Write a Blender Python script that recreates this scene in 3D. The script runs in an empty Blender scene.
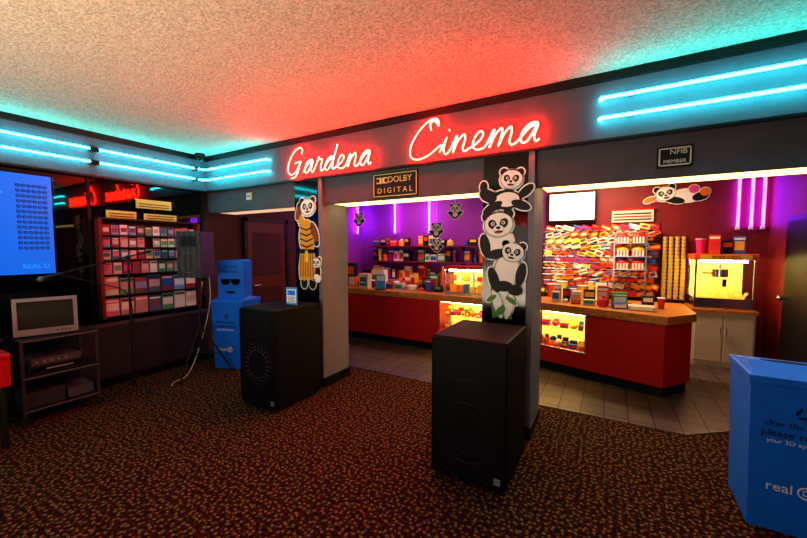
import bpy, bmesh, math, random
from mathutils import Vector, Matrix
R = random.Random(7)
scene = bpy.context.scene
scene.view_settings.view_transform = 'Standard'
try:
    scene.view_settings.look = 'Medium High Contrast'
except Exception:
    pass

# ---------------------------------------------------------------- materials
def lin(h):
    h = h.lstrip('#')
    o = []
    for i in (0, 2, 4):
        c = int(h[i:i+2], 16)/255
        o.append(c/12.92 if c <= .04045 else ((c+.055)/1.055)**2.4)
    return (o[0], o[1], o[2], 1)
def mat(name, col, rough=.55, metal=0, em=None, es=1.0, noise=0, nscale=20, bump=0, bscale=80, ior=1.45):
    m = bpy.data.materials.new(name); m.use_nodes = True
    nt = m.node_tree; b = nt.nodes['Principled BSDF']
    c = lin(col) if isinstance(col, str) else col
    b.inputs['Base Color'].default_value = c
    b.inputs['Roughness'].default_value = rough
    b.inputs['Metallic'].default_value = metal
    b.inputs['IOR'].default_value = ior
    if em is not None:
        b.inputs['Emission Color'].default_value = (em[0], em[1], em[2], 1)
        b.inputs['Emission Strength'].default_value = es
    if noise or bump:
        tc = nt.nodes.new('ShaderNodeTexCoord')
    if noise:
        n = nt.nodes.new('ShaderNodeTexNoise'); n.inputs['Scale'].default_value = nscale; n.inputs['Detail'].default_value = 4
        r = nt.nodes.new('ShaderNodeValToRGB')
        r.color_ramp.elements[0].position = .3; r.color_ramp.elements[1].position = .7
        r.color_ramp.elements[0].color = (c[0]*(1-noise), c[1]*(1-noise), c[2]*(1-noise), 1)
        r.color_ramp.elements[1].color = (min(1, c[0]*(1+noise)), min(1, c[1]*(1+noise)), min(1, c[2]*(1+noise)), 1)
        nt.links.new(tc.outputs['Object'], n.inputs['Vector'])
        nt.links.new(n.outputs['Fac'], r.inputs['Fac']); nt.links.new(r.outputs['Color'], b.inputs['Base Color'])
    if bump:
        n2 = nt.nodes.new('ShaderNodeTexNoise'); n2.inputs['Scale'].default_value = bscale; n2.inputs['Detail'].default_value = 3
        bp = nt.nodes.new('ShaderNodeBump'); bp.inputs['Strength'].default_value = bump; bp.inputs['Distance'].default_value = .01
        nt.links.new(tc.outputs['Object'], n2.inputs['Vector'])
        nt.links.new(n2.outputs['Fac'], bp.inputs['Height']); nt.links.new(bp.outputs['Normal'], b.inputs['Normal'])
    return m
def glassmat(name, refl=.08, tint=(1, 1, 1, 1)):
    m = bpy.data.materials.new(name); m.use_nodes = True
    nt = m.node_tree; nt.nodes.clear()
    o = nt.nodes.new('ShaderNodeOutputMaterial'); mx = nt.nodes.new('ShaderNodeMixShader')
    t = nt.nodes.new('ShaderNodeBsdfTransparent'); t.inputs[0].default_value = tint
    g = nt.nodes.new('ShaderNodeBsdfGlossy'); g.inputs['Roughness'].default_value = .03
    mx.inputs[0].default_value = refl
    nt.links.new(t.outputs[0], mx.inputs[1]); nt.links.new(g.outputs[0], mx.inputs[2]); nt.links.new(mx.outputs[0], o.inputs[0])
    return m
def wave_wood(name, c1, c2):
    m = mat(name, c1, .35); nt = m.node_tree; b = nt.nodes['Principled BSDF']
    tc = nt.nodes.new('ShaderNodeTexCoord'); mp = nt.nodes.new('ShaderNodeMapping'); mp.inputs['Scale'].default_value = (2, 12, 12)
    n = nt.nodes.new('ShaderNodeTexNoise'); n.inputs['Scale'].default_value = 5; n.inputs['Detail'].default_value = 6
    r = nt.nodes.new('ShaderNodeValToRGB'); r.color_ramp.elements[0].color = lin(c1); r.color_ramp.elements[1].color = lin(c2)
    r.color_ramp.elements[0].position = .35; r.color_ramp.elements[1].position = .65
    nt.links.new(tc.outputs['Object'], mp.inputs[0]); nt.links.new(mp.outputs[0], n.inputs['Vector'])
    nt.links.new(n.outputs['Fac'], r.inputs[0]); nt.links.new(r.outputs[0], b.inputs['Base Color'])
    return m
def carpet():
    m = mat('carpet', '#2a120a', .95); nt = m.node_tree; b = nt.nodes['Principled BSDF']
    b.inputs['Specular IOR Level'].default_value = .1
    tc = nt.nodes.new('ShaderNodeTexCoord')
    n = nt.nodes.new('ShaderNodeTexNoise'); n.inputs['Scale'].default_value = 38; n.inputs['Detail'].default_value = 3
    r = nt.nodes.new('ShaderNodeValToRGB')
    r.color_ramp.elements[0].position = .40; r.color_ramp.elements[0].color = lin('#1c0e0a')
    r.color_ramp.elements[1].position = .64; r.color_ramp.elements[1].color = lin('#3c1811')
    nt.links.new(tc.outputs['Object'], n.inputs['Vector']); nt.links.new(n.outputs['Fac'], r.inputs[0])
    last = r.outputs[0]
    for sc, th, col, seed in ((24, .22, '#80623a', 0), (30, .18, '#5a281a', 3.3), (19, .15, '#585630', 7.7)):
        mp = nt.nodes.new('ShaderNodeMapping'); mp.inputs['Location'].default_value = (seed, seed*.7, 0)
        v = nt.nodes.new('ShaderNodeTexVoronoi'); v.voronoi_dimensions = '2D'; v.inputs['Scale'].default_value = sc; v.inputs['Randomness'].default_value = .7
        lt = nt.nodes.new('ShaderNodeMath'); lt.operation = 'LESS_THAN'; lt.inputs[1].default_value = th
        mx = nt.nodes.new('ShaderNodeMix'); mx.data_type = 'RGBA'
        nt.links.new(tc.outputs['Object'], mp.inputs[0]); nt.links.new(mp.outputs[0], v.inputs['Vector'])
        nt.links.new(v.outputs['Distance'], lt.inputs[0]); nt.links.new(lt.outputs[0], mx.inputs[0])
        nt.links.new(last, mx.inputs[6]); mx.inputs[7].default_value = lin(col)
        last = mx.outputs[2]
    nt.links.new(last, b.inputs['Base Color'])
    n2 = nt.nodes.new('ShaderNodeTexNoise'); n2.inputs['Scale'].default_value = 220
    bp = nt.nodes.new('ShaderNodeBump'); bp.inputs['Strength'].default_value = .5; bp.inputs['Distance'].default_value = .006
    nt.links.new(tc.outputs['Object'], n2.inputs['Vector']); nt.links.new(n2.outputs['Fac'], bp.inputs['Height']); nt.links.new(bp.outputs[0], b.inputs['Normal'])
    return m
def tiles():
    m = mat('floor_tiles', '#7d7068', .4); nt = m.node_tree; b = nt.nodes['Principled BSDF']
    tc = nt.nodes.new('ShaderNodeTexCoord')
    br = nt.nodes.new('ShaderNodeTexBrick'); br.offset = 0; br.squash = 1
    br.inputs['Scale'].default_value = 1; br.inputs['Brick Width'].default_value = .2; br.inputs['Row Height'].default_value = .2
    br.inputs['Mortar Size'].default_value = .007; br.inputs['Color1'].default_value = lin('#5a504a'); br.inputs['Color2'].default_value = lin('#4a423e'); br.inputs['Mortar'].default_value = lin('#0a0807')
    nt.links.new(tc.outputs['Object'], br.inputs['Vector']); nt.links.new(br.outputs['Color'], b.inputs['Base Color'])
    return m
def popcorn_ceiling():
    m = mat('ceiling_popcorn', '#cdbfae', .95); nt = m.node_tree; b = nt.nodes['Principled BSDF']
    tc = nt.nodes.new('ShaderNodeTexCoord')
    n = nt.nodes.new('ShaderNodeTexNoise'); n.inputs['Scale'].default_value = 75; n.inputs['Detail'].default_value = 4; n.inputs['Roughness'].default_value = .7
    r = nt.nodes.new('ShaderNodeValToRGB')
    r.color_ramp.elements[0].position = .35; r.color_ramp.elements[0].color = lin('#a0917f')
    r.color_ramp.elements[1].position = .6; r.color_ramp.elements[1].color = lin('#dccfba')
    bp = nt.nodes.new('ShaderNodeBump'); bp.inputs['Strength'].default_value = .7; bp.inputs['Distance'].default_value = .018
    nt.links.new(tc.outputs['Object'], n.inputs['Vector']); nt.links.new(n.outputs['Fac'], r.inputs[0]); nt.links.new(r.outputs[0], b.inputs['Base Color'])
    nt.links.new(n.outputs['Fac'], bp.inputs['Height']); nt.links.new(bp.outputs[0], b.inputs['Normal'])
    return m
def grille(name='speaker_grille', hi='#161617'):
    m = mat(name, '#0c0c0d', .6); nt = m.node_tree; b = nt.nodes['Principled BSDF']
    b.inputs['Specular IOR Level'].default_value = .25
    tc = nt.nodes.new('ShaderNodeTexCoord')
    v = nt.nodes.new('ShaderNodeTexVoronoi'); v.inputs['Scale'].default_value = 85; v.inputs['Randomness'].default_value = 0
    r = nt.nodes.new('ShaderNodeValToRGB'); r.color_ramp.elements[0].position = .3; r.color_ramp.elements[0].color = lin('#010101')
    r.color_ramp.elements[1].position = .45; r.color_ramp.elements[1].color = lin(hi)
    nt.links.new(tc.outputs['Object'], v.inputs['Vector']); nt.links.new(v.outputs['Distance'], r.inputs[0]); nt.links.new(r.outputs[0], b.inputs['Base Color'])
    return m

CARPET, TILE, CEIL, GRILLE = carpet(), tiles(), popcorn_ceiling(), grille()
GRILLE2 = grille('pa_grille', '#4a4a4e')
BLACK = mat('black_paint', '#070708', .55)
SPKBLK = mat('speaker_black', '#080808', .6, noise=.3, nscale=90)
SPKBLK.node_tree.nodes['Principled BSDF'].inputs['Specular IOR Level'].default_value = .25
BLACKG = mat('black_gloss', '#050506', .08)
DGLASS = mat('dark_mirror_glass', '#030304', .03, ior=1.6)
HEAD = mat('header_gray', '#565059', .6, noise=.1, nscale=6)
HEAD2 = mat('header_gray_lower', '#4e4952', .6, noise=.1, nscale=6)
COLM = mat('column_gray', '#77747e', .6, noise=.06, nscale=8)
TRIM = mat('trim_black', '#0a0808', .4)
BROWN = mat('hall_brown', '#4a1c0f', .6, noise=.12, nscale=4)
DOORB = mat('door_brown', '#6a2e14', .45, noise=.2, nscale=7)
PURPLE = mat('wall_purple', '#8a34a8', .6)
MAROON = mat('wall_maroon', '#7a1c24', .55, noise=.1, nscale=4)
RED = mat('counter_red', '#b8110f', .4, noise=.08, nscale=5)
WOOD = wave_wood('counter_wood', '#a5601f', '#cf8c42')
WHITE = mat('white_paper', '#ececec', .6)
OFFW = mat('offwhite', '#d0c6b4', .5)
CABW = mat('cabinet_offwhite', '#cfc4b4', .5)
SILVER = mat('silver_plastic', '#a9a9ad', .35, .3)
CHROME = mat('chrome', '#c8c8cc', .2, 1)
DGRAY = mat('dark_gray', '#1c1c1e', .5)
PAGRAY = mat('pa_gray', '#3c3c42', .5)
PANEL = mat('lower_panel_gray', '#2f2f35', .5)
MGRAY = mat('mid_gray', '#5a5a60', .5)
SCREEN = mat('crt_glass', '#39403b', .12)
BINBLUE = mat('bin_blue', '#0878ee', .5, noise=.06, nscale=5)
BINDK = mat('bin_blue_dark', '#0a3f9c', .5)
NAVY = mat('navy_print', '#0a1c50', .5)
GOLD = mat('gold_print', '#d8c060', .5)
ORANGE = mat('orange', '#e07c1a', .6)
ROBE = mat('robe_gold', '#d89a28', .6)
ROBED = mat('robe_gold_dark', '#7a4410', .6)
YEL = mat('yellow', '#f0c830', .5)
PBLK = mat('panda_black', '#0a0a0a', .6)
PWHT = mat('panda_white', '#f2efe8', .6)
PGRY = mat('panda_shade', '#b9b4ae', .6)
GREEN = mat('bamboo_green', '#4f8f3a', .6)
PINK = mat('pink', '#e0559a', .5)
LBLUE = mat('light_blue', '#4aa0e0', .5)
POP = mat('popcorn', '#f5d060', .8, em=(1, .60, .08), es=.75, noise=.2, nscale=40, bump=.8, bscale=60)  # emission stands in for lamplight on the popcorn
GLASS = glassmat('clear_glass')
NRED = mat('neon_red', '#ff5030', .4, em=(100, .66, .20))
NCY = mat('neon_cyan', '#80ffff', .4, em=(.60, 22, 25))
NMAG = mat('neon_magenta', '#e080ff', .4, em=(16.0, 1.0, 38.0))
NVIO = mat('neon_violet', '#c080ff', .4, em=(6.5, .50, 24.0))
SOFL = mat('soffit_light_diffuser', '#ffe090', .5, em=(1, .72, .24), es=3.0)
SOFP = mat('soffit_light_dim', '#ffd0a0', .5, em=(1, .62, .4), es=.7)
CASEL = mat('case_lamp', '#fff0a0', .5, em=(1, .82, .26), es=55)
CASEB = mat('case_back', '#f0e08a', .6, em=(1, .78, .12), es=1.1)  # back panels, no lamp: glow painted in to brighten the cases
MENU = mat('menu_lightbox_face', '#ffffff', .5, em=(1, .93, .62), es=1.6)
TVBLUE = mat('display_blue', '#0a50c8', .3, em=(.005, .11, .52), es=1.0)
TVBLUE2 = mat('display_blue_light', '#2a80e0', .3, em=(.02, .25, .8), es=1.0)
CAND = [mat('pack_%d' % i, c, .35) for i, c in enumerate(['#d62020', '#f0b020', '#f5f0e0', '#e86018', '#2860c0', '#e03080', '#38a040', '#8a3a1a', '#f0e060', '#d8402a', '#7a2a90', '#c8c8d0'])]
COVERS = [mat('cover_%d' % i, c, .4) for i, c in enumerate(['#ece0dc', '#b8909a', '#d07a8a', '#88a0d0', '#f4f0ea', '#983848', '#4a6a90', '#d0a8b4', '#c8d0b0', '#705068', '#6a9a78', '#f0ecf4'])]

# ---------------------------------------------------------------- mesh builder
def fr(o, x, y):
    x = Vector(x).normalized(); y = Vector(y).normalized(); z = x.cross(y)
    return Matrix(((x[0], y[0], z[0], o[0]), (x[1], y[1], z[1], o[1]), (x[2], y[2], z[2], o[2]), (0, 0, 0, 1)))
def FRONT(x, y, z): return fr((x, y, z), (1, 0, 0), (0, 0, 1))      # faces -Y
def LEFTW(x, y, z): return fr((x, y, z), (0, 1, 0), (0, 0, 1))      # faces +X
def smooth(pts, n=6, closed=False):
    P = [Vector(p) for p in pts]; out = []
    N = len(P)
    rng = range(N if closed else N-1)
    for i in rng:
        if closed: a, b, c, d = P[(i-1) % N], P[i], P[(i+1) % N], P[(i+2) % N]
        else: a, b, c, d = P[max(i-1, 0)], P[i], P[i+1], P[min(i+2, N-1)]
        for k in range(n):
            t = k/n
            out.append(.5*((2*b)+(c-a)*t+(2*a-5*b+4*c-d)*t*t+(3*b-a-3*c+d)*t**3))
    if not closed: out.append(P[-1])
    return out
class M:
    def __init__(s, name): s.name = name; s.bm = bmesh.new(); s.mats = []
    def mi(s, m):
        if m not in s.mats: s.mats.append(m)
        return s.mats.index(m)
    def faces(s, vs, fs, m, sm=False, X=None):
        k = s.mi(m)
        V = [s.bm.verts.new((X @ Vector(v)) if X is not None else v) for v in vs]
        for f in fs:
            try:
                F = s.bm.faces.new([V[i] for i in f]); F.material_index = k; F.smooth = sm
            except ValueError: pass
    def box(s, x0, x1, y0, y1, z0, z1, m, X=None, ch=0):
        if ch <= 0:
            v = [(x0, y0, z0), (x1, y0, z0), (x1, y1, z0), (x0, y1, z0), (x0, y0, z1), (x1, y0, z1), (x1, y1, z1), (x0, y1, z1)]
            s.faces(v, [(3, 2, 1, 0), (4, 5, 6, 7), (0, 1, 5, 4), (1, 2, 6, 5), (2, 3, 7, 6), (3, 0, 4, 7)], m, False, X)
        else:
            t = bmesh.new(); bmesh.ops.create_cube(t, size=1)
            for v in t.verts: v.co = Vector(((x0+x1)/2+v.co.x*(x1-x0), (y0+y1)/2+v.co.y*(y1-y0), (z0+z1)/2+v.co.z*(z1-z0)))
            bmesh.ops.bevel(t, geom=list(t.edges), offset=ch, segments=2, affect='EDGES', profile=.5)
            t.verts.index_update()
            s.faces([v.co.copy() for v in t.verts], [[v.index for v in f.verts] for f in t.faces], m, False, X); t.free()
    def prism(s, pts, z0, z1, m, X=None, sm=False):
        n = len(pts)
        v = [(p[0], p[1], z0) for p in pts]+[(p[0], p[1], z1) for p in pts]
        f = [tuple(range(n-1, -1, -1)), tuple(range(n, 2*n))]+[(i, (i+1) % n, n+(i+1) % n, n+i) for i in range(n)]
        s.faces(v, f, m, sm, X)
    def ell(s, cx, cy, rx, ry, m, z0=0, z1=.004, rot=0, X=None, n=24):
        c, q = math.cos(rot), math.sin(rot)
        pts = []
        for i in range(n):
            a = 2*math.pi*i/n; x, y = rx*math.cos(a), ry*math.sin(a)
            pts.append((cx+x*c-y*q, cy+x*q+y*c))
        s.prism(pts, z0, z1, m, X)
    def cyl(s, p0, p1, r0, m, r1=None, n=16, sm=True, X=None):
        r1 = r0 if r1 is None else r1
        p0, p1 = Vector(p0), Vector(p1); d = (p1-p0).normalized()
        a = d.orthogonal().normalized(); b = d.cross(a)
        v = []
        for p, r in ((p0, r0), (p1, r1)):
            for i in range(n):
                t = 2*math.pi*i/n; v.append(p+a*r*math.cos(t)+b*r*math.sin(t))
        s.faces(v, [(i, (i+1) % n, n+(i+1) % n, n+i) for i in range(n)], m, sm, X)
        s.faces(v[:n], [tuple(range(n-1, -1, -1))], m, False, X); s.faces(v[n:], [tuple(range(n))], m, False, X)
    def sph(s, c, r, m, n=12, X=None):
        r = r if hasattr(r, '__len__') else (r, r, r)
        t = bmesh.new(); bmesh.ops.create_uvsphere(t, u_segments=n, v_segments=max(6, n//2+2), radius=1); t.verts.index_update()
        s.faces([(c[0]+v.co.x*r[0], c[1]+v.co.y*r[1], c[2]+v.co.z*r[2]) for v in t.verts], [[v.index for v in f.verts] for f in t.faces], m, True, X); t.free()
    def tube(s, pts, r, m, n=8, closed=False, X=None):
        P = [Vector(p) for p in pts]; N = len(P); V = []
        nrm = None
        for i in range(N):
            if closed: T = P[(i+1) % N]-P[(i-1) % N]
            else: T = P[min(i+1, N-1)]-P[max(i-1, 0)]
            if T.length < 1e-9: T = Vector((1, 0, 0))
            T.normalize()
            if nrm is None: nrm = T.orthogonal().normalized()
            nrm = nrm-T*nrm.dot(T)
            nrm = nrm.normalized() if nrm.length > 1e-6 else T.orthogonal().normalized()
            b = T.cross(nrm)
            for k in range(n):
                a = 2*math.pi*k/n; V.append(P[i]+nrm*r*math.cos(a)+b*r*math.sin(a))
        F = [(i*n+k, i*n+(k+1) % n, ((i+1) % N)*n+(k+1) % n, ((i+1) % N)*n+k) for i in range(N if closed else N-1) for k in range(n)]
        if not closed: F += [tuple(range(n-1, -1, -1)), tuple((N-1)*n+k for k in range(n))]
        s.faces(V, F, m, True, X)
    def text(s, body, size, X, m, ext=.001, ax='CENTER'):
        cu = bpy.data.curves.new('t', 'FONT'); cu.body = body; cu.size = size; cu.extrude = ext; cu.align_x = ax; cu.align_y = 'CENTER'; cu.resolution_u = 3
        ob = bpy.data.objects.new('t', cu); scene.collection.objects.link(ob); bpy.context.view_layer.update()
        me = bpy.data.meshes.new_from_object(ob.evaluated_get(bpy.context.evaluated_depsgraph_get()))
        s.faces([v.co.copy() for v in me.vertices], [tuple(p.vertices) for p in me.polygons], m, False, X)
        bpy.data.objects.remove(ob); bpy.data.meshes.remove(me); bpy.data.curves.remove(cu)
    def done(s, loc=(0, 0, 0), rz=0, recalc=True):
        if recalc: bmesh.ops.recalc_face_normals(s.bm, faces=s.bm.faces)
        me = bpy.data.meshes.new(s.name); s.bm.to_mesh(me); s.bm.free()
        for m in s.mats: me.materials.append(m)
        o = bpy.data.objects.new(s.name, me); scene.collection.objects.link(o)
        o.location = loc; o.rotation_euler = (0, 0, rz)
        return o
def onebox(name, x0, x1, y0, y1, z0, z1, m):
    b = M(name); b.box(x0, x1, y0, y1, z0, z1, m); return b.done()

# ---------------------------------------------------------------- room shell
CH = 2.86
onebox('floor', -5.1, 3.1, -5.2, 3.85, -.1, 0, CARPET)
t = M('floor_tile'); t.prism([(-5, .73), (.62, .73), (.98, 1.02), (1.9, 1.9), (1.9, 3.75), (-5, 3.75)], 0, .008, TILE); t.done()
onebox('ceiling', -5.1, 3.1, -5.2, 3.85, CH, CH+.1, CEIL)
onebox('wall_left', -5.1, -5, -5.1, 0, 0, CH, BLACK)
onebox('wall_left_hall', -5.1, -5, 0, 1.95, 0, CH, BROWN)
onebox('wall_left_concession', -5.1, -5, 1.95, 3.75, 0, CH, PURPLE)
onebox('wall_back', -5.1, -1.0, 3.75, 3.85, 0, CH, PURPLE)
onebox('wall_back_right', -1.0, 2.0, 3.75, 3.85, 0, CH, MAROON)
onebox('wall_right_concession', 1.9, 2.0, .56, 3.75, 0, CH, MAROON)
onebox('wall_front_right', 1.9, 3.1, .46, .56, 0, CH, BROWN)
onebox('wall_right', 3.0, 3.1, -5.1, .46, 0, CH, BROWN)
onebox('wall_rear', -5.1, 3.1, -5.2, -5.1, 0, CH, BROWN)
t = M('door_entrance')
for x in (-3.6, -2.5, -1.4, -.3, .74):
    t.box(x, x+.06, -5.1, -5.04, 0, 2.3, CHROME)
t.box(-3.6, .8, -5.1, -5.04, 2.24, 2.3, CHROME); t.box(-3.6, .8, -5.1, -5.04, 0, .08, CHROME); t.box(-3.54, .74, -5.09, -5.07, .08, 2.24, GLASS)
for x in (-2.58, -2.38, -.38, -.18): t.cyl((x, -5.02, .9), (x, -5.02, 1.3), .012, CHROME)
t.done()

# header + columns
t = M('header_beam'); t.box(-5, 3, 0, .46, 2.38, CH, HEAD); t.done()
for a, b in ((-5, -3.2), (-2.8, -.95), (-.535, 3)): onebox('header_panel_lower', a, b, .05, .46, 2.12, 2.38, HEAD2)
t = M('header_left'); t.box(-5, -4.93, -5.1, 0, 2.38, CH, HEAD); t.done()
t = M('trim_ceiling')
t.box(-4.93, 3, -.03, 0, 2.80, CH, TRIM); t.box(-4.93, -4.9, -5.1, -.03, 2.80, CH, TRIM)
t.box(-4.93, 3, -.015, 0, 2.375, 2.395, TRIM); t.box(-4.93, -4.915, -5.1, -.015, 2.375, 2.395, TRIM)
t.done()
for (a, b) in ((-3.2, -2.8), (-.95, -.535)):
    t = M('column'); t.box(a, b, 0, .46, .1, 2.38, COLM, ch=.006); t.box(a-.008, b+.008, -.008, .468, 0, .1, TRIM)
    t.box(a+.0, b-.05, -.012, 0, .9, 2.375, BLACKG); t.done()
for a, b, m in ((-4.9, -3.25, SOFP), (-2.75, -1.0, SOFL), (-.5, 2.9, SOFL)):
    t = M('soffit_light')
    t.box(a, b, .1, .42, 2.10, 2.12, m); t.box(a-.04, b+.04, .05, .09, 2.09, 2.12, HEAD2)
    t.done()
t = M('baseboard_left'); t.box(-5, -4.985, -5.1, 0, 0, .1, TRIM); t.box(-5, -4.985, 0, 1.9, 0, .1, TRIM); t.done()

# neon tubes
t = M('neon_tube_light')
for z in (2.67, 2.53):
    t.tube(smooth([(-.08, -.005, z-.0), (-.085, -.04, z), (-.03, -.055, z), (.2, -.055, z), (3-.03, -.055, z)], 6), .012, NCY)
    for x in (.1, 1.0, 1.9): t.cyl((x, 0, z-.0), (x, -.045, z), .01, CHROME, n=8)
t.done()
t = M('neon_tube_light')
for z in (2.67, 2.53):
    t.tube([(-3.62, -.005, z), (-3.62, -.04, z), (-3.68, -.055, z), (-4.80, -.055, z), (-4.86, -.1, z), (-4.875, -.18, z), (-4.875, -1.25, z)], .012, NCY)
    t.tube([(-4.875, -1.31, z), (-4.875, -4.9, z)], .012, NCY)
    for y in (-.3, -1.6, -2.5): t.cyl((-4.93, y, z), (-4.88, y, z), .01, CHROME, n=8)
    t.box(-4.93, -4.86, -1.32, -1.24, z-.02, z+.02, BLACK); t.box(-4.93, -4.86, -.2, -.15, z-.02, z+.02, BLACK)
t.done()

L = {
 'a': (1.05, [[(0, .12), (.4, .75), (.78, .95), (.45, 1.0), (.14, .6), (.2, .08), (.5, .1), (.8, .92), (.76, .3), (.9, .0), (1.05, .12)]]),
 'r': (.92, [[(0, .12), (.22, .85), (.3, 1.15), (.38, .93), (.66, .9), (.62, .4), (.72, .0), (.92, .12)]]),
 'd': (1.1, [[(0, .12), (.4, .75), (.78, .95), (.45, 1.0), (.14, .6), (.2, .08), (.5, .1), (.82, 1.0), (.95, 1.9), (.84, 1.1), (.8, .3), (.92, .0), (1.1, .12)]]),
 'e': (.88, [[(0, .12), (.4, .38), (.62, .78), (.42, 1.02), (.18, .68), (.2, .2), (.48, -.02), (.88, .12)]]),
 'n': (1.12, [[(0, .12), (.2, .85), (.28, .95), (.26, .4), (.24, .0), (.38, .65), (.66, 1.0), (.78, .7), (.76, .2), (.9, .0), (1.12, .12)]]),
 'i': (.58, [[(0, .12), (.22, .85), (.24, .95), (.22, .3), (.36, .0), (.58, .12)], [(.28, 1.35), (.34, 1.42)]]),
 'm': (1.6, [[(0, .12), (.2, .85), (.28, .95), (.26, .4), (.24, .0), (.38, .65), (.62, 1.0), (.72, .7), (.7, .0), (.84, .65), (1.08, 1.0), (1.2, .7), (1.2, .2), (1.35, .0), (1.6, .12)]]),
}
def script(word, cap, x0, z0, sx, sz, y):
    b = M('neon_sign')
    def tr(p, ox): return (x0+(ox+p[0]+p[1]*.22)*sx, y, z0+p[1]*sz)
    ox = 0
    strokes = cap[1]
    for st in strokes: b.tube(smooth([tr(p, 0) for p in st], 5), .0092, NRED, n=7)
    ox = cap[0]
    run = []
    for ch in word:
        w, st = L[ch]
        pts = [tr(p, ox) for p in st[0]]
        run += pts if not run else pts[1:]
        for q in st[1:]: b.tube([tr(p, ox) for p in q], .011, NRED, n=7)
        ox += w
    b.tube(smooth(run, 5), .0092, NRED, n=7)
    for k in range(5):
        xx = x0+(.8+k*(ox-1.2)/4)*sx; b.cyl((xx, 0, z0+.06*sz), (xx, y+.005, z0+.06*sz), .007, MGRAY, n=8)
    return b.done()
Gc = (1.75, [[(1.25, 1.6), (1.3, 1.95), (.95, 2.15), (.45, 1.85), (.1, 1.1), (.12, .4), (.5, .02), (1.0, .25), (1.3, .95)], [(.75, .92), (1.1, 1.0), (1.4, .98)], [(1.3, .95), (1.2, .2), (1.0, -.2), (.6, -.3)]])
Cc = (1.95, [[(1.15, 1.55), (1.0, 1.95), (1.25, 2.1), (1.55, 1.75), (1.4, 2.15), (.95, 2.2), (.4, 1.7), (.05, .9), (.12, .2), (.6, -.12), (1.3, .05), (1.95, .6)]])
script('ardena', Gc, -3.29, 2.44, .152, .135, -.05)
script('inema', Cc, -1.67, 2.435, .163, .145, -.05)

# signs
def sign(name, x, y, z, w, h, bg, border, lines):
    b = M(name); b.box(x-w/2, x+w/2, y-.015, y, z-h/2, z+h/2, bg)
    if border:
        for (p, q, r_, s_) in ((x-w/2+.01, x+w/2-.01, z+h/2-.02, z+h/2-.012), (x-w/2+.01, x+w/2-.01, z-h/2+.012, z-h/2+.02), (x-w/2+.01, x-w/2+.018, z-h/2+.012, z+h/2-.012), (x+w/2-.018, x+w/2-.01, z-h/2+.012, z+h/2-.012)):
            b.box(p, q, y-.018, y-.015, r_, s_, border)
    for (tx, ox, oz, sz, m) in lines: b.text(tx, sz, FRONT(x+ox, y-.017, z+oz), m)
    return b
b = sign('audio_format_sign', -1.87, .05, 2.23, .52, .25, BLACK, GOLD, [('DOLBY', .06, .05, .085, GOLD), ('D I G I T A L', 0, -.055, .075, GOLD)])
X = FRONT(-2.05, .034, 2.28)
for s_ in (0, .07): b.box(s_-.03, s_+.03, -.03, .03, 0, .003, GOLD, X); b.ell(s_+(.012 if s_ else -.012), 0, .018, .02, BLACK, .003, .005, X=X)
b.done()
b = sign('member_sign', .37, .05, 2.225, .2, .145, BLACK, OFFW, [('NFIB', .02, .030, .048, OFFW), ('MEMBER', 0, -.033, .034, OFFW)]); b.done()
b = sign('hall_sign', -4.08, .05, 2.27, .1, .09, OFFW, None, [('EXIT', 0, 0, .03, DGRAY)]); b.done()
b = M('security_camera_dome'); b.cyl((-4.80, -.16, CH), (-4.80, -.16, CH-.05), .06, BLACK); b.sph((-4.80, -.16, CH-.06), (.05, .05, .045), BLACKG); b.done()

# ---------------------------------------------------------------- panda cutouts
def outline(b, X, parts, mg=.012):
    for p in parts:
        b.ell(p[0], p[1], p[2]+mg, p[3]+mg, PWHT, 0, .006, p[5] if len(p) > 5 else 0, X)
    for i, p in enumerate(parts):
        b.ell(p[0], p[1], p[2], p[3], p[4], .0062, .0085+.0006*i, p[5] if len(p) > 5 else 0, X)
def head(cx, cy, s, tilt=0):
    def q(x, y): 
        c, n = math.cos(tilt), math.sin(tilt); return cx+(x*c-y*n)*s, cy+(x*n+y*c)*s
    out = []
    def e(x, y, rx, ry, m, r=0): p = q(x, y); out.append((p[0], p[1], rx*s, ry*s, m, r+tilt))
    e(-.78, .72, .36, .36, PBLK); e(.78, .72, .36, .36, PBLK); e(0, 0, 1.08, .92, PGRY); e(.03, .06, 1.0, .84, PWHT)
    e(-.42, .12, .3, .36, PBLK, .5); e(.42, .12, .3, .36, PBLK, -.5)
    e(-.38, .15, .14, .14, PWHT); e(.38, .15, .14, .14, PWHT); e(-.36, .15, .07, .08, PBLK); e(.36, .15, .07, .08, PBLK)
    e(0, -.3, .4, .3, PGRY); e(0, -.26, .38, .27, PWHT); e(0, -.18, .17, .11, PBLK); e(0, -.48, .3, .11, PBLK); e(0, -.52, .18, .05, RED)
    return out
yf = -.013
b = M('panda_cutout')
X = FRONT(-.765, yf-.002, 0)
b.prism([(-.11, 1.3), (-.06, 1.3), (-.02, 1.02), (-.09, 1.0)], 0, .007, GREEN, X)
b.prism([(.06, 1.3), (.11, 1.3), (.07, 1.0), (.0, 1.02)], 0, .007, GREEN, X)
outline(b, X, [(-.05, 1.13, .035, .12, PWHT, .3), (.05, 1.12, .035, .11, PWHT, -.2), (-.02, 1.07, .05, .03, GREEN, .8), (.07, 1.16, .05, .02, GREEN, -.6), (-.1, 1.17, .05, .02, GREEN, .6)])
outline(b, X, [(.03, 1.40, .12, .15, PGRY), (.03, 1.41, .10, .13, PWHT), (-.08, 1.33, .045, .11, PBLK, .3), (.14, 1.38, .04, .1, PBLK, -.2), (.0, 1.28, .08, .045, PBLK), (.1, 1.25, .06, .045, PBLK)])
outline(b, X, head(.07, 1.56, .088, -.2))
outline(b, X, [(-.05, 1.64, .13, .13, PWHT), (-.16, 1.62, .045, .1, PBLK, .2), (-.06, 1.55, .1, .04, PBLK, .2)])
outline(b, X, head(-.05, 1.79, .115, .1))
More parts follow.
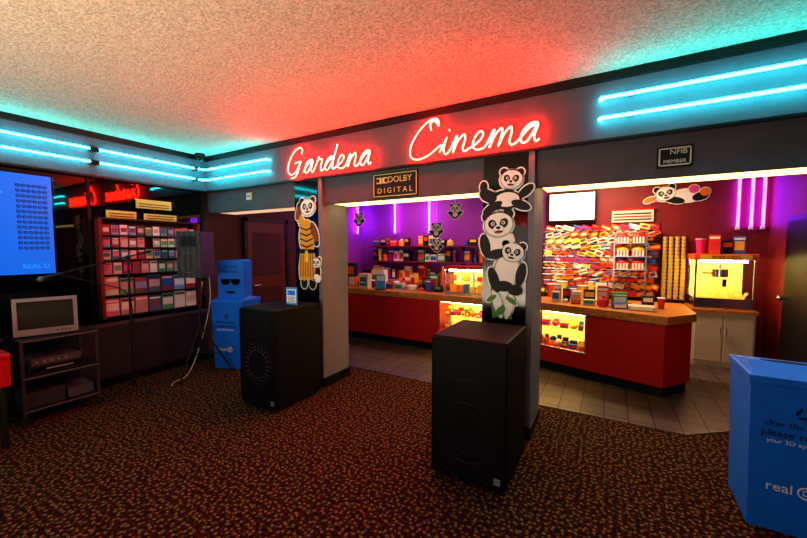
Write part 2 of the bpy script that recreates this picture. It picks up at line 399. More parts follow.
outline(b, X, [(.0, 2.0, .13, .08, PBLK), (.02, 2.0, .1, .06, PWHT), (-.14, 2.04, .05, .08, PBLK, 1.1), (-.18, 2.12, .032, .045, PBLK), (.17, 2.06, .07, .035, PBLK, .7), (-.1, 1.94, .09, .035, PBLK, .5), (.13, 1.95, .08, .035, PBLK, -.4)])
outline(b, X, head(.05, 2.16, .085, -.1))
b.done()
b = M('panda_warrior_cutout')
X = FRONT(-3.01, yf-.002, 0)
outline(b, X, [(-.05, 1.2, .05, .07, PBLK), (.08, 1.2, .05, .07, PBLK)])
outline(b, X, [(.0, 1.72, .12, .2, ROBE), (-.08, 1.9, .05, .1, ROBE, .5), (-.13, 2.0, .04, .08, ROBED, -.3), (.12, 1.78, .045, .12, ROBED, .4)])
sk = [(-.10, 1.56), (-.13, 1.38), (-.12, 1.24), (-.04, 1.22), (.03, 1.25), (.09, 1.22), (.13, 1.36), (.10, 1.56)]
b.prism([(p[0]*1.08, p[1]-.008) for p in sk], 0, .006, PWHT, X); b.prism(sk, .006, .0095, ROBE, X)
for k in range(6):
    xx = -.09+k*.035; b.prism([(xx, 1.54), (xx+.008, 1.54), (xx*1.15+.004, 1.27), (xx*1.15-.01, 1.27)], .0095, .0115, ROBED, X)
for k in range(4):
    z_ = 1.62+k*.065; b.prism([(-.10, z_+.03), (-.10, z_+.015), (.0, z_-.02), (.10, z_+.015), (.10, z_+.03), (.0, z_-.002)], .0097, .0125, PBLK, X)
b.box(-.115, .115, 1.54, 1.585, .0095, .014, TRIM, X); b.box(-.02, .02, 1.44, 1.57, .0095, .015, YEL, X)
outline(b, X, [(-.11, 2.08, .035, .04, PBLK), (.15, 1.66, .035, .04, PBLK)])
outline(b, X, head(.02, 2.06, .105, .05))
outline(b, X, [(.15, 1.33, .05, .07, PBLK), (.14, 1.26, .06, .045, PWHT)]); outline(b, X, head(.14, 1.43, .06))
b.done()

# ---------------------------------------------------------------- big loudspeakers
def bigspk(x, y, dots):
    b = M('loudspeaker'); W, D, H = .52, .6, 1.0
    b.box(-W/2, W/2, .0, D, .02, H, SPKBLK, ch=.012)
    for sx_ in (-.2, .2):
        for sy in (.08, .52): b.cyl((sx_, sy, 0), (sx_, sy, .025), .02, DGRAY)
    b.box(-W/2+.02, W/2-.02, -.012, .002, .05, H-.03, GRILLE)
    for (p, q, r_, s_) in ((-W/2+.005, W/2-.005, .035, .05), (-W/2+.005, W/2-.005, H-.03, H-.015), (-W/2+.005, -W/2+.02, .05, H-.03), (W/2-.02, W/2-.005, .05, H-.03)):
        b.box(p, q, -.016, .002, r_, s_, SPKBLK)
    zc = .36
    if dots:
        zc = .45
        for ring, n in ((.17, 22), (.14, 22)):
            for k in range(n):
                a = 2*math.pi*k/n; b.sph((ring*math.cos(a), -.013, zc+ring*math.sin(a)), (.008, .003, .008), MGRAY, 6)
    b.tube([(.205*math.cos(2*math.pi*k/32), -.012, zc+.205*math.sin(2*math.pi*k/32)) for k in range(32)], .003, DGRAY, closed=True, n=6)
    b.tube([(.14*math.cos(2*math.pi*k/24), -.012, zc+.14*math.sin(2*math.pi*k/24)) for k in range(24)], .002, DGRAY, closed=True, n=6)
    b.tube([(-.15, -.012, .72), (.15, -.012, .72), (.15, -.012, .90), (-.15, -.012, .90)], .003, DGRAY, closed=True, n=6)
    b.box(W/2-.07, W/2-.03, -.018, -.01, .07, .11, SILVER); b.text('EV', .025, FRONT(W/2-.05, -.019, .09), BLACK)
    return b.done((x, y, 0))
bigspk(-3.0, -.72, True); bigspk(-.796, -.80, False)
b = M('tabletop_sign')
b.box(-.07, .07, -.004, .004, .01, .19, LBLUE); b.box(-.06, .06, -.007, -.004, .03, .17, WHITE); b.box(-.05, .05, -.009, -.007, .11, .16, BINBLUE); b.box(-.08, .08, -.04, .04, 0, .01, GLASS)
for k in range(4): b.box(-.045, .045, -.009, -.007, .04+k*.016, .046+k*.016, MGRAY)
b.done((-2.86, -.4, 1.0), .1)

# ---------------------------------------------------------------- recycling bins
def rbin(x, y, rz, top, H=.90, nm='recycling_bin'):
    b = M(nm); W = .44
    b.faces([(-.2, 0.02, 0), (.2, 0.02, 0), (.2, .42, 0), (-.2, .42, 0), (-.22, 0, H), (.22, 0, H), (.22, .44, H), (-.22, .44, H)], [(3, 2, 1, 0), (0, 1, 5, 4), (1, 2, 6, 5), (2, 3, 7, 6), (3, 0, 4, 7), (4, 5, 6, 7)], BINBLUE)
    b.box(-.228, .228, -.008, .448, H-.035, H+.012, BINBLUE, ch=.006)
    b.faces([(-.215, .005, H+.012), (.215, .005, H+.012), (.19, .2, H+.05), (-.19, .2, H+.05), (-.215, .435, H+.012), (.215, .435, H+.012), (-.19, .24, H+.05), (.19, .24, H+.05)],
            [(0, 1, 2, 3), (4, 5, 7, 6), (0, 3, 6, 4), (1, 2, 7, 5), (3, 2, 7, 6)], BINBLUE)
    b.ell(0, .22, .13, .02, PBLK, H+.05, H+.053)
    def FX(z, xx=0): return fr((xx, .02-.02*z/H-.002, z), (1, 0, 0), (0, -.0222, 1))
    b.text('after the show', .046, FX(.625, -.02), NAVY); b.text('please recycle', .055, FX(.57, -.01), NAVY)
    b.text('your 3D eyewear', .034, FX(.525, -.02), WHITE); b.text('real', .075, FX(.26, -.02), WHITE, ax='RIGHT')
    X = FX(.26, .03)
    b.tube([(.032*math.cos(k*math.pi/10), .032*math.sin(k*math.pi/10), .001) for k in range(20)], .004, WHITE, closed=True, n=5, X=X); b.text('D', .045, X, WHITE)
    X = FX(.70, .0)
    for k in range(3):
        A = X @ Matrix.Rotation(k*2*math.pi/3, 4, 'Z')
        b.prism([(-.026, -.028), (.008, -.028), (.008, -.017), (-.020, -.017)], 0, .0015, NAVY, A); b.prism([(.006, -.036), (.024, -.022), (.006, -.009)], 0, .0015, NAVY, A)
    if top:
        X = FRONT(0, .2, H+.03)
        b.prism([(-.19, 0), (-.19, .50), (.15, .52), (.19, .49), (.19, 0)], -.09, .09, BINBLUE, X)
        for sx_ in (-.075, .075): b.ell(sx_, .22, .06, .042, BLACKG, .09, .105, X=X)
        b.box(-.14, .14, .238, .256, .09, .103, BLACKG, X); b.text('RECYCLE', .05, X @ Matrix.Translation((0, .42, .092)), NAVY); b.text('your 3D glasses', .035, X @ Matrix.Translation((0, .36, .092)), NAVY)
        b.ell(0, .08, .07, .018, NAVY, .09, .093, X=X)
    return b.done((x, y, 0), rz)
rbin(-4.33, -.16, .35, True); rbin(.94, -.34, -.02, False, .875)

# ---------------------------------------------------------------- left wall
b = M('window_1')
b.box(-5, -4.985, -3.5, -.04, .74, 2.375, DGLASS)
for y in (-3.5, -2.4, -1.33, -.06): b.box(-5, -4.97, y, y+.03, .7, 2.378, BLACK)
b.box(-5, -4.96, -3.5, -.03, .70, .74, MGRAY); b.done()
b = M('wall_panel_lower'); b.box(-5, -4.98, -3.5, -.03, .1, .70, PANEL); b.done()
b = M('lobby_display_screen')
b.box(-4.965, -4.90, -3.42, -1.62, 1.32, 2.33, BLACKG, ch=.005); b.box(-4.90, -4.897, -3.4, -1.64, 1.345, 2.31, TVBLUE)
for i in range(6):
    for j in range(13): b.tube([(-4.895, -1.88+i*.038+.013*math.cos(k*math.pi/3), 1.60+j*.05+.012*math.sin(k*math.pi/3)) for k in range(6)], .0045, NAVY, closed=True, n=4)
b.text('REAL D', .06, LEFTW(-4.896, -1.78, 1.42), TVBLUE2); b.ell(-2.05, 2.12, .07, .02, TVBLUE2, 0, .003, X=LEFTW(-4.897, 0, 0)); b.ell(-2.05, 2.02, .05, .015, TVBLUE2, 0, .003, X=LEFTW(-4.897, 0, 0)); b.text('3D', .3, LEFTW(-4.896, -2.6, 1.85), TVBLUE2)
b.box(-4.985, -4.965, -2.8, -2.2, 1.6, 2.0, BLACK); b.done()
b = M('flyer_rack')
y0, y1, z0, z1 = -1.28, -.16, .80, 1.92
b.box(-4.985, -4.965, y0, y1, z0, z1, BLACK)
for y in (y0, y1-.03): b.box(-4.965, -4.86, y, y+.03, z0, z1, MAROON)
rows = [(.82, .22, 7), (1.06, .22, 7), (1.30, .15, 11), (1.47, .12, 12), (1.61, .12, 12), (1.75, .12, 12)]
for z, h, n in rows:
    b.box(-4.965, -4.88, y0+.03, y1-.03, z-.015, z, DGRAY)
    w = (y1-y0-.08)/n
    for k in range(n):
        if R.random() < .05: continue
        c = R.choice(COVERS); ya = y0+.04+k*w; hh = h*R.uniform(.85, .98)
        b.box(-4.935, -4.915, ya+.007, ya+w-.008, z, z+hh, c)
        b.box(-4.915, -4.913, ya+.014, ya+w-.016, z+hh*.3, z+hh*.72, R.choice(COVERS+CAND[4:7])); b.box(-4.915, -4.913, ya+.014, ya+w-.016, z+hh*.8, z+hh*.9, R.choice([WHITE, RED, NAVY]))
b.box(-4.97, -4.87, y0, y1, z1, z1+.02, DGRAY); b.done()
b = M('rack_sign')
for (ya, yb, za, zb) in ((-1.18, -.88, 1.94, 2.03), (-.80, -.42, 1.94, 2.02), (-.88, -.48, 2.08, 2.19)):
    b.box(-4.94, -4.93, ya, yb, za, zb, GOLD)
    for k in range(2): b.box(-4.93, -4.928, ya+.03, yb-.03, za+.02+k*.03, za+.03+k*.03, DGRAY)
b.cyl((-4.935, -.68, 1.94), (-4.935, -.68, 2.09), .005, DGRAY, n=6)
b.done()
# AV cart
b = M('av_cart')
for x in (-.2, .2):
    for y in (-.27, .27):
        b.box(x-.012, x+.012, y-.012, y+.012, .07, .78, PAGRAY); b.cyl((x-.012, y, .035), (x+.012, y, .035), .035, DGRAY); b.box(x-.01, x+.01, y-.01, y+.01, .04, .08, CHROME)
for z in (.12, .42, .76): b.box(-.22, .22, -.29, .29, z-.012, z+.012, BLACK, ch=.004); b.box(.214, .222, -.28, .28, z-.008, z+.008, MGRAY)
b.box(-.15, .15, -.22, .18, .432, .51, DGRAY); b.box(.15, .153, -.2, .16, .45, .49, BLACKG); b.box(-.14, .15, -.2, .16, .51, .57, MGRAY)
b.box(-.15, .16, -.25, .02, .132, .27, PAGRAY); b.box(-.12, .14, .05, .25, .132, .22, MGRAY); b.box(.153, .156, -.1, .1, .46, .475, SILVER)
for k in range(5): b.cyl((.15, -.16+k*.05, .54), (.158, -.16+k*.05, .54), .01, SILVER, n=8)
b.done((-4.72, -1.74, 0), .0)
b = M('crt_television')
b.faces([(.0, -.21, .02), (.0, .21, .02), (.0, .21, .35), (.0, -.21, .35), (-.26, -.13, .06), (-.26, .13, .06), (-.26, .13, .29), (-.26, -.13, .29)], [(0, 1, 2, 3), (7, 6, 5, 4), (0, 4, 5, 1), (1, 5, 6, 2), (2, 6, 7, 3), (3, 7, 4, 0)], MGRAY)
b.box(0, .03, -.22, .22, .012, .07, SILVER); b.box(0, .03, -.22, .22, .33, .36, SILVER); b.box(0, .03, -.22, -.19, .07, .33, SILVER); b.box(0, .03, .19, .22, .07, .33, SILVER)
n = 8; vs = []; fs = []
for i in range(n+1):
    for j in range(n+1):
        u, v = i/n*2-1, j/n*2-1; vs.append((.012+.014*(1-u*u)*(1-v*v), u*.19, .20+v*.13))
for i in range(n):
    for j in range(n): a = i*(n+1)+j; fs.append((a, a+n+1, a+n+2, a+1))
b.faces(vs, fs, SCREEN, True)
b.box(-.2, .02, -.15, .15, 0, .02, DGRAY)
for k in range(4): b.cyl((.03, .07+k*.03, .04), (.036, .07+k*.03, .04), .007, DGRAY, n=8)
b.done((-4.64, -1.80, .773), -.25)
b = M('microphone_stand')
b.cyl((0, 0, .12), (0, 0, 1.5), .011, BLACK)
for k in range(3):
    a = k*2.094+.5; b.cyl((0, 0, .18), (.22*math.cos(a), .22*math.sin(a), .012), .009, BLACK); b.sph((.22*math.cos(a), .22*math.sin(a), .014), .014, BLACK, 8)
b.cyl((0, .16, 1.55), (0, -.55, 1.36), .008, BLACK); b.sph((0, 0, 1.5), .025, BLACK); b.cyl((0, .16, 1.55), (0, .22, 1.566), .016, DGRAY)
b.cyl((0, -.55, 1.36), (.0, -.68, 1.32), .014, DGRAY, .018); b.sph((0, -.69, 1.317), .026, MGRAY)
b.tube(smooth([(0, -.55, 1.35), (.03, -.3, 1.25), (.02, -.02, 1.1), (.02, .02, .6), (.05, .05, .2), (.12, .1, .01)], 6), .005, BLACK)
b.done((-4.47, -1.18, 0))
b = M('red_table'); b.box(-.3, .3, -.75, 0, .72, .76, RED, ch=.008); b.box(-.295, .295, -.745, -.005, .5, .72, RED)
for x in (-.26, .26):
    for y in (-.7, -.05): b.cyl((x, y, 0), (x, y, .5), .02, DGRAY)
b.box(-.2, .2, -.5, -.06, .76, .80, WHITE); b.box(-.15, .15, -.45, -.12, .80, .86, OFFW); b.box(-.1, .12, -.4, -.2, .86, .88, RED)
b.done((-4.42, -2.16, 0))
# PA speaker on tripod
b = M('tripod_speaker')
b.cyl((0, 0, .25), (0, 0, 1.3), .017, BLACK); b.cyl((0, 0, .5), (0, 0, .62), .028, DGRAY)
for k in range(3):
    a = k*2.094+.4; b.cyl((.02*math.cos(a), .02*math.sin(a), .6), (.36*math.cos(a), .36*math.sin(a), .015), .011, BLACK)
    b.cyl((.0, 0, .28), (.22*math.cos(a), .22*math.sin(a), .25), .007, BLACK); b.sph((.36*math.cos(a), .36*math.sin(a), .018), .018, BLACK, 8)
X = Matrix.Rotation(-.15, 4, 'Z')
b.prism([(-.12, .14), (.12, .14), (.17, -.14), (-.17, -.14)], 1.24, 1.80, PAGRAY, X)
b.box(-.155, .155, -.15, -.139, 1.26, 1.78, GRILLE2, X)
b.tube([(.12*math.cos(2*math.pi*k/24), -.152, 1.42+.12*math.sin(2*math.pi*k/24)) for k in range(24)], .004, MGRAY, closed=True, n=6, X=X)
b.box(-.1, .1, -.155, -.15, 1.62, 1.74, BLACK, X)
b.tube(smooth([(.05, .14, 1.3), (.04, .17, .9), (-.05, .1, .4), (-.1, -.1, .05), (-.15, -.3, .012), (-.1, -.42, .012)], 6), .006, OFFW)
b.done((-4.45, -.44, 0), .5)

# ---------------------------------------------------------------- concession counter
CT = .885
b = M('concession_counter')
F = .008
full = [(-5, 2.05), (-.75, 1.93), (.53, 1.53), (.81, 1.89), (.81, 2.5), (.3, 2.5), (.3, 2.12), (-.7, 2.45), (-5, 2.6)]
b.prism([(x, y+.03) for x, y in full[:3]]+[(.78, 1.9)]+full[4:], F, .12, TRIM)
b.prism([(-5, 2.05), (-2.25, 1.972), (-2.25, 2.52), (-5, 2.6)], .12, .80, RED)
mid = [(-2.25, 1.972), (-.75, 1.93), (-.21, 1.762), (-.04, 2.24), (-.7, 2.45), (-2.25, 2.52)]
b.prism(mid, .12, .32, RED)
b.prism([(-.21, 1.762), (.53, 1.53), (.81, 1.89), (.81, 2.5), (.3, 2.5), (.3, 2.12), (-.04, 2.24)], .12, .80, RED)
b.prism([(-5, 2.02), (-.76, 1.90), (.545, 1.49), (.845, 1.88), (.845, 2.53), (.27, 2.53), (.27, 2.16), (-.7, 2.48), (-5, 2.63)], .80, CT, WOOD)
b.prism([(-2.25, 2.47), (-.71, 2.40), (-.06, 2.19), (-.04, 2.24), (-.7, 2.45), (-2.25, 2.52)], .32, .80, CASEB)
b.prism([(-2.24, 2.0), (-.75, 1.96), (-.22, 1.79), (-.1, 2.1), (-.73, 2.3), (-2.24, 2.38)], .555, .565, GLASS)
for (p, q) in (((-2.25, 1.975), (-.75, 1.933)), ((-.75, 1.933), (-.21, 1.765))):
    for z in (.32, .79): b.cyl((p[0], p[1], z), (q[0], q[1], z), .01, CHROME, n=8)
    b.cyl((p[0]+.03, p[1]+.05, .78), (q[0]-.03, q[1]+.05, .78), .012, CASEL, n=8)
    b.faces([(p[0], p[1], .33), (q[0], q[1], .33), (q[0], q[1], .79), (p[0], p[1], .79)], [(0, 1, 2, 3)], GLASS)
for (x, y) in ((-2.24, 1.98), (-1.5, 1.955), (-.75, 1.935), (-.22, 1.775)): b.cyl((x, y, .32), (x, y, .80), .011, CHROME, n=8)
b.done()
def linefront(x):
    return 1.972+(x+2.25)/1.5*(-.042) if x < -.75 else 1.93-(x+.75)*.31
b = M('candy_boxes')
for z in (.322, .567):
    x = -2.18
    while x < -.28:
        w = R.uniform(.06, .11); h = R.uniform(.06, .13)
        for d in (.10, .22):
            yy = linefront(x+w/2)+d
            if R.random() < .3: b.sph((x+w/2, yy+.03, z+.045), (.045, .045, .045), R.choice(CAND))
            else:
                b.box(x, x+w-.01, yy, yy+.06, z, z+h*(1 if d > .15 else .7), R.choice(CAND)); b.box(x+.01, x+w-.02, yy-.002, yy, z+.02, z+h*.5, R.choice(CAND))
        x += w+.008
b.done()
def clutter(name, spots, seed, z, base=None):
    r = random.Random(seed); b = M(name)
    for (x, y, w, d, h, kind) in spots:
        m = r.choice(CAND); m2 = r.choice(CAND)
        if kind == 'b':
            X = Matrix.Translation((x, y, z)) @ Matrix.Rotation(r.uniform(-.3, .3), 4, 'Z')
            b.box(-w/2, w/2, -d/2, d/2, 0, h, m, X); b.box(-w*.4, w*.4, -d/2-.002, -d/2, h*.2, h*.7, m2, X); b.box(-w*.45, w*.45, -d/2-.002, -d/2, h*.78, h*.9, WHITE, X)
        elif kind == 'c':
            b.cyl((x, y, z), (x, y, z+h), w*.35, m, w*.5); b.cyl((x, y, z+h), (x, y, z+h+.01), w*.53, WHITE)
        elif kind == 't':
            b.cyl((x, y, z), (x, y, z+h*.65), w*.4, m); b.cyl((x, y, z+h*.65), (x, y, z+h*.85), w*.4, m, w*.15); b.cyl((x, y, z+h*.85), (x, y, z+h), w*.17, m2)
        elif kind == 'w':
            b.box(x-w/2, x+w/2, y-d/2, y+d/2, z, z+h, OFFW, ch=.005); b.box(x-w*.4, x+w*.4, y-d/2-.003, y-d/2, z+h*.3, z+h*.85, m2)
        elif kind == 'k':   # dark equipment box
            b.box(x-w/2, x+w/2, y-d/2, y+d/2, z, z+h, DGRAY, ch=.005); b.box(x-w*.4, x+w*.4, y-d/2-.003, y-d/2, z+h*.5, z+h*.85, m2)
    return b.done()
sp = []
rr = random.Random(11); x = -4.75
while x < -2.4:
    w = rr.uniform(.08, .2); sp.append((x+w/2, 2.30+rr.uniform(-.02, .02), w, .1, rr.uniform(.06, .2), rr.choice('bbctkb')))
    w2 = rr.uniform(.1, .22); sp.append((x+w2/2, 2.46, w2, .1, rr.uniform(.16, .44), rr.choice('btkbk'))); x += w+.05
clutter('snack_boxes', sp, 3, CT)
sp = []; x = -.65
while x < .2:
    w = rr.uniform(.08, .17); sp.append((x+w/2, linefront(x+w/2)+.22, w, .08, rr.uniform(.05, .14), rr.choice('bbctwb')))
    sp.append((x+w/2, linefront(x+w/2)+.36, w, .08, rr.uniform(.14, .26), rr.choice('bbctkb'))); x += w+.03
sp += [(.34, 1.88, .26, .2, .05, 'w'), (.55, 2.1, .08, .1, .12, 'c'), (.42, 2.15, .12, .1, .14, 'k')]
clutter('snack_boxes', sp, 5, CT)
b = M('blue_flyer_stand'); b.box(-.09, .09, -.05, .05, 0, .015, BLACK); b.box(-.08, .08, -.006, .006, .015, .26, LBLUE); b.box(-.07, .07, -.009, -.006, .15, .24, WHITE); b.done((-3.4, 2.10, CT), .2)
b = M('white_napkin_dispenser'); b.box(-.1, .1, -.06, .06, 0, .26, OFFW, ch=.01); b.box(-.07, .07, -.063, -.06, .05, .2, MGRAY); b.box(-.05, .05, -.08, -.06, .10, .12, WHITE); b.done((-3.75, 2.13, CT), .0)
b = M('snack_warmer_case')
x0, x1, y0, y1, z0, z1 = -2.2, -1.25, 2.05, 2.42, CT, CT+.44
b.box(x0, x1, y0, y1, z0, z0+.04, CHROME); b.box(x0, x1, y0, y1, z1-.05, z1, RED)
for x in (x0+.01, x1-.01, (x0+x1)/2):
    for y in (y0+.01, y1-.01): b.box(x-.01, x+.01, y-.01, y+.01, z0+.04, z1-.05, CHROME)
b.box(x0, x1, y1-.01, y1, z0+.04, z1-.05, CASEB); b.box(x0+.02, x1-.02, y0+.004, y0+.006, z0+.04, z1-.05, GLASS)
b.cyl((x0+.05, y0+.08, z1-.065), (x1-.05, y0+.08, z1-.065), .012, CASEL, n=8); b.box(x0+.02, x1-.02, y0+.05, y1-.02, z0+.2, z0+.205, GLASS)
for k in range(8):
    xx = x0+.09+k*.11
    for z in (z0+.042, z0+.207): b.box(xx-.04, xx+.035, y0+.12, y0+.22, z, z+R.uniform(.07, .13), R.choice(CAND[:5]))
b.done()

# ---------------------------------------------------------------- back bar
b = M('back_bar_cabinet')
b.box(-4.98, -1.2, 3.3, 3.74, F, .88, RED); b.box(-4.98, -1.17, 3.26, 3.74, .88, .93, WOOD)
for k in range(7): b.box(-4.9+k*.53, -4.45+k*.53, 3.285, 3.3, .1, .82, MAROON)
b.done()
for z in (1.3, 1.62):
    b = M('display_shelf'); b.box(-4.6, -1.5, 3.45, 3.745, z, z+.024, MAROON)
    for x in (-4.5, -3.5, -2.5, -1.6): b.prism([(3.74, z-.1), (3.74, z), (3.55, z)], x, x+.02, DGRAY, Matrix(((0, 0, 1, 0), (1, 0, 0, 0), (0, 1, 0, 0), (0, 0, 0, 1))))
    b.done()
def shelfrow(x0, x1, y, z, hm, seed):
    r = random.Random(seed); out = []; x = x0
    while x < x1-.12:
        w = r.uniform(.07, .18); out.append((x+w/2, y, w, .1, r.uniform(hm*.5, hm), r.choice('bbbctk'))); x += w+.015
    return out
for i, (a, c) in enumerate(((-4.54, -3.56), (-3.42, -2.54), (-2.42, -1.6))):
    clutter('stocked_snacks', shelfrow(a, c, 3.58, 0, .34, i*3+20), 30+i, .93)
    clutter('stocked_snacks', shelfrow(a, c, 3.58, 0, .27, i*3+21), 40+i, 1.325)
    clutter('stocked_snacks', shelfrow(a, c, 3.58, 0, .22, i*3+22), 50+i, 1.645)
# candy wall
b = M('candy_wall_display')
b.box(-1.0, .66, 3.72, 3.74, .8, 2.0, MAROON)
for j in range(11): b.box(-1.0, .66, 3.60, 3.72, .835+j*.104, .842+j*.104, CHROME)
idx = 0
CW = [CAND[0], CAND[1], CAND[2], CAND[3], CAND[3], CAND[8], CAND[0], CAND[7], CAND[4], CAND[9], CAND[7], OFFW, CAND[5], WHITE]
for j in range(11):
    x = -1.0+R.uniform(0, .05)
    slope = R.choice([-.3, .3, .25, -.2])
    while x < .56:
        w = R.uniform(.11, .17); h = R.uniform(.036, .048)
        z = .888+j*.104+R.uniform(-.008, .008)
        m1, m2, m3 = R.choice(CW), R.choice(CW), R.choice(CW)
        for q in range(R.choice((1, 1, 2))):
            X = Matrix.Translation((x+w/2, 3.60+idx % 5*.006, z)) @ Matrix.Rotation(slope+R.uniform(-.12, .12), 4, 'Y')
            kd = R.random()
            if kd < .6:      # pillow pouch with label
                b.box(-w*.5, w*.5, -.01, .01, -h, h, m1, X, ch=.005)
                b.ell(0, 0, w*.32, h*.55, m2, 0, .002, X=X @ fr((0, -.011, 0), (1, 0, 0), (0, 0, 1)), n=12)
            else:            # box with banding
                b.box(-w*.5, w*.5, -.015, .01, -h*.85, h*.85, m1, X)
                b.box(-w*.42, w*.42, -.017, -.015, -h*.3, h*.25, m2, X); b.box(-w*.42, w*.1, -.017, -.015, h*.4, h*.6, m3, X)
            x += w*.9; idx += 1
            if x > .56: break
for k in range(9): b.box(-.95+k*.18, -.88+k*.18, 3.585, 3.588, .83+(k % 3)*.312, .855+(k % 3)*.312, WHITE)
b.done()
b = M('cup_stack_rack')
b.box(.70, 1.0, 3.72, 3.74, .8, 1.8, MAROON)
for k in range(4):
    xx = .735+k*.076
    for j in range(17): b.cyl((xx, 3.67, .84+j*.055), (xx, 3.67, .89+j*.055), .024, GOLD, .034, n=12)
    b.box(xx-.036, xx+.036, 3.63, 3.72, .82, .84, CHROME)
b.done()
b = M('menu_lightbox'); b.box(-.94, -.2, 3.62, 3.74, 2.04, 2.54, BLACK, ch=.006); b.box(-.91, -.23, 3.612, 3.62, 2.07, 2.51, MENU); b.done()
b = M('price_board'); b.box(.02, .58, 3.70, 3.74, 2.01, 2.2, OFFW)
for k in range(3): b.box(.05, .55, 3.698, 3.70, 2.04+k*.045, 2.06+k*.045, RED if k % 2 else DGRAY)
b.box(.0, .6, 3.69, 3.74, 2.2, 2.22, RED); b.done()
b = M('popcorn_box_display')
for k in range(3):
    for q in range(2):
        xx = .1+q*.2
        zz = 1.28+k*.2
        b.box(xx, xx+.16, 3.42, 3.52, zz, zz+.09, CAND[3])
        for s_ in range(4): b.box(xx+.01+s_*.04, xx+.03+s_*.04, 3.418, 3.42, zz, zz+.09, WHITE)
        b.sph((xx+.08, 3.47, zz+.09), (.095, .055, .055), CAND[1] if k % 2 else CAND[0], 10)
    b.box(.06, .5, 3.40, 3.55, 1.265+k*.2, 1.28+k*.2, CHROME)
for xx in (.06, .48): b.box(xx, xx+.02, 3.53, 3.55, .78, 1.85, CHROME)
b.done()
b = M('back_counter'); b.box(-1.1, .98, 3.3, 3.57, F, .74, MAROON); b.box(-1.1, .98, 3.28, 3.57, .74, .78, WOOD); b.done()
sp = shelfrow(-1.0, .0, 3.42, 0, .3, 91); clutter('stocked_snacks', sp, 92, .78)
b = M('panda_poster')
X = FRONT(.86, 3.735, 0)
b.box(-.3, .35, 2.3, 2.36, 0, .004, PINK, X)
outline(b, X, [(.12, 2.38, .2, .1, PWHT), (.28, 2.36, .1, .06, PBLK, .3), (-.02, 2.32, .12, .05, PBLK, -.2), (.2, 2.47, .06, .06, PINK), (.33, 2.42, .06, .06, ORANGE), (-.34, 2.34, .08, .04, ORANGE, .4)])
outline(b, X, head(-.14, 2.42, .12, .2)); b.done()
for (x, z, s) in ((-2.28, 2.26, .08), (-2.63, 1.95, .08), (-2.62, 1.68, .07), (-4.3, 2.2, .08)):
    b = M('hanging_panda_ornament')
    X = FRONT(x, 2.7, 0); outline(b, X, [(0, z-s*1.3, s*.9, s*.8, PBLK), (0, z-s*1.2, s*.6, s*.5, PWHT), (-s*1.1, z-s*.9, s*.6, s*.3, PBLK, -.5), (s*1.1, z-s*.9, s*.6, s*.3, PBLK, .5)]); outline(b, X, head(0, z, s)); b.cyl((x, 2.705, z+s*.8), (x, 2.705, CH), .002, WHITE, n=5)
    b.done()
# magenta / violet tubes
for x, za, zb, m in ((1.56, 1.9, 2.56, NVIO), (1.70, 1.9, 2.56, NVIO), (1.82, 1.9, 2.56, NVIO), (-4.08, 1.95, 2.55, NMAG), (-3.25, 1.95, 2.55, NMAG)):
    b = M('neon_tube_purple')
    b.cyl((x, 3.70, za), (x, 3.70, zb), .017, m); b.box(x-.02, x+.02, 3.68, 3.74, za-.04, za, WHITE); b.box(x-.02, x+.02, 3.68, 3.74, zb, zb+.04, WHITE); b.done()
b = M('neon_tube_purple')
b.cyl((-4.94, 3.5, 1.95), (-4.94, 3.5, 2.5), .017, NMAG); b.box(-4.99, -4.92, 3.48, 3.52, 1.91, 1.95, WHITE); b.box(-4.99, -4.92, 3.48, 3.52, 2.5, 2.54, WHITE)
b.done()
# white cabinet + popcorn machine
b = M('white_cabinet'); b.box(1.02, 1.66, 3.15, 3.73, F, .74, CABW); b.box(1.0, 1.68, 3.12, 3.74, .74, .78, WOOD)
for x in (1.04, 1.35): b.box(x, x+.29, 3.135, 3.15, .08, .70, CABW, ch=.004)
for x in (1.31, 1.37): b.cyl((x, 3.115, .45), (x, 3.115, .55), .006, CHROME, n=8)
b.done()
b = M('popcorn_machine')
x0, x1, y0, y1, z0, z1 = 1.03, 1.65, 3.2, 3.68, .784, 1.52
b.box(x0, x1, y0, y1, z0, z0+.14, CHROME, ch=.005); b.box(x0-.02, x1+.02, y0-.02, y1, z1-.08, z1, CAND[3], ch=.008); b.box(x0+.05, x1-.05, y0-.03, y0-.02, z1-.075, z1-.012, YEL)
b.text('POPCORN', .06, FRONT((x0+x1)/2, y0-.032, z1-.045), RED)
for x in (x0, x1-.02):
    for y in (y0, y1-.02): b.box(x, x+.02, y, y+.02, z0+.14, z1-.08, CHROME)
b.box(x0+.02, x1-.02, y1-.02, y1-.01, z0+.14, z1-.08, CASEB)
b.box(x0+.02, x1-.02, y0+.005, y0+.008, z0+.14, z1-.08, GLASS)
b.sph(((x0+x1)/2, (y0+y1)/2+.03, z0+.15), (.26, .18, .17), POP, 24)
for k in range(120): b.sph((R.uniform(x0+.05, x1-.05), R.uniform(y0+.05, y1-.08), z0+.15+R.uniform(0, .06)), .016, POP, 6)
b.cyl((1.34, 3.44, 1.2), (1.34, 3.44, 1.31), .09, CHROME); b.cyl((1.34, 3.44, 1.31), (1.34, 3.44, 1.43), .012, CHROME); b.cyl((1.25, 3.44, 1.25), (1.15, 3.44, 1.25), .01, BLACK)
b.cyl((x0+.06, 3.3, 1.42), (x1-.06, 3.3, 1.42), .014, CASEL); b.box((x0+x1)/2-.02, (x0+x1)/2+.02, y0-.02, y0, z0+.3, z0+.4, BLACK); b.done()
sp = [(1.12, 3.45, .12, .1, .2, 'c'), (1.26, 3.4, .12, .1, .26, 'b'), (1.4, 3.45, .12, .1, .18, 'k'), (1.53, 3.45, .12, .1, .24, 'b')]
clutter('cup_boxes', sp, 71, 1.522)
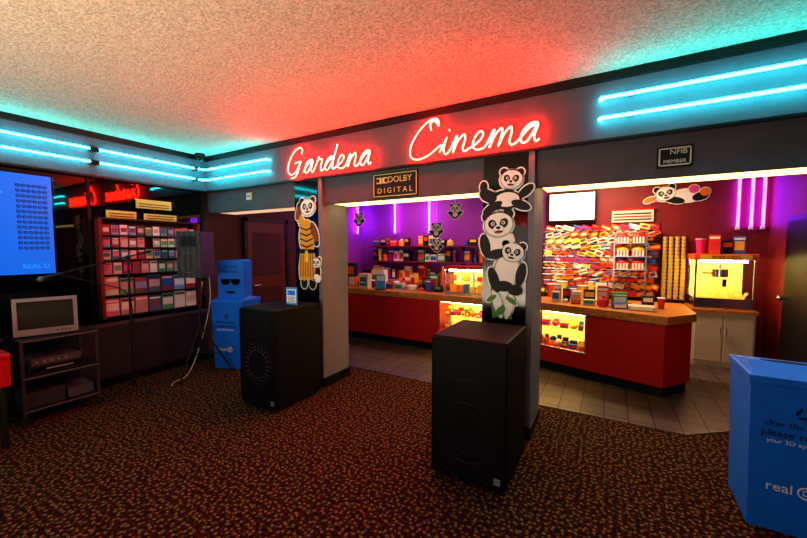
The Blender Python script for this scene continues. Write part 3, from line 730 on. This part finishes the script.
# doors
b = M('door_1'); b.box(-5, -4.95, .6, .66, .0, 2.08, TRIM); b.box(-5, -4.95, 1.42, 1.48, 0, 2.08, TRIM); b.box(-5, -4.95, .6, 1.48, 2.02, 2.08, TRIM); b.box(-5, -4.965, .66, 1.42, .01, 2.02, DOORB)
for z in (.25, 1.15): b.box(-4.965, -4.958, .76, 1.32, z, z+.7, BROWN)
b.cyl((-4.965, .74, 1.0), (-4.90, .74, 1.0), .012, CHROME); b.cyl((-4.91, .72, 1.0), (-4.91, .86, 1.0), .012, CHROME); b.done()
b = M('door_2'); b.box(1.86, 1.9, 2.1, 3.05, F, 1.98, TRIM); b.box(1.85, 1.86, 2.17, 2.98, F+.01, 1.92, BLACK); b.cyl((1.80, 2.9, 1.0), (1.85, 2.9, 1.0), .02, CHROME); b.sph((1.79, 2.9, 1.0), .03, CHROME); b.done()

# ---------------------------------------------------------------- lights
def area(name, loc, rot, sx, sy, e, col, spread=180):
    l = bpy.data.lights.new(name, 'AREA'); l.shape = 'RECTANGLE'; l.size = sx; l.size_y = sy; l.energy = e; l.color = col; l.spread = math.radians(spread)
    o = bpy.data.objects.new(name, l); scene.collection.objects.link(o); o.location = loc; o.rotation_euler = rot; return o
# daylight through the entrance doors, bounced up off the floor outside
area('entrance_daylight', (-2.3, -4.85, .9), (math.radians(132), 0, math.radians(6)), 2.6, 1.2, 84, (1, .84, .60), 100)
area('entrance_daylight', (-1.0, -4.85, 1.3), (math.radians(92), 0, 0), 3.6, 1.6, 32, (1, .84, .70))
b = M('fill_light_housing')  # unseen housings, added to go with the concession fill lamps
for (x, y) in ((-.2, 2.8), (-3.4, 2.9)): b.box(x-.6, x+.6, y-.15, y+.15, CH-.06, CH, WHITE, ch=.004)
b.done()
area('concession_fill', (-.2, 2.8, CH-.07), (0, 0, 0), 1.1, .28, 76, (1, .70, .42))  # unseen warm fill lamp, added to brighten the concession
area('concession_fill', (-3.4, 2.9, CH-.07), (0, 0, 0), 1.1, .28, 32, (1, .45, .50))  # second added fill, pinkish, for the left of the concession
w = bpy.data.worlds.new('World'); scene.world = w; w.use_nodes = True
w.node_tree.nodes['Background'].inputs[0].default_value = (1, .8, .6, 1); w.node_tree.nodes['Background'].inputs[1].default_value = .03

cam = bpy.data.cameras.new('Camera'); co = bpy.data.objects.new('Camera', cam); scene.collection.objects.link(co)
cam.sensor_width = 36; cam.lens = 16.01; cam.clip_start = .05
co.location = (0, -3.05, 1.6); co.rotation_euler = (math.radians(90-3.35), 0, math.radians(29.79))
scene.camera = co
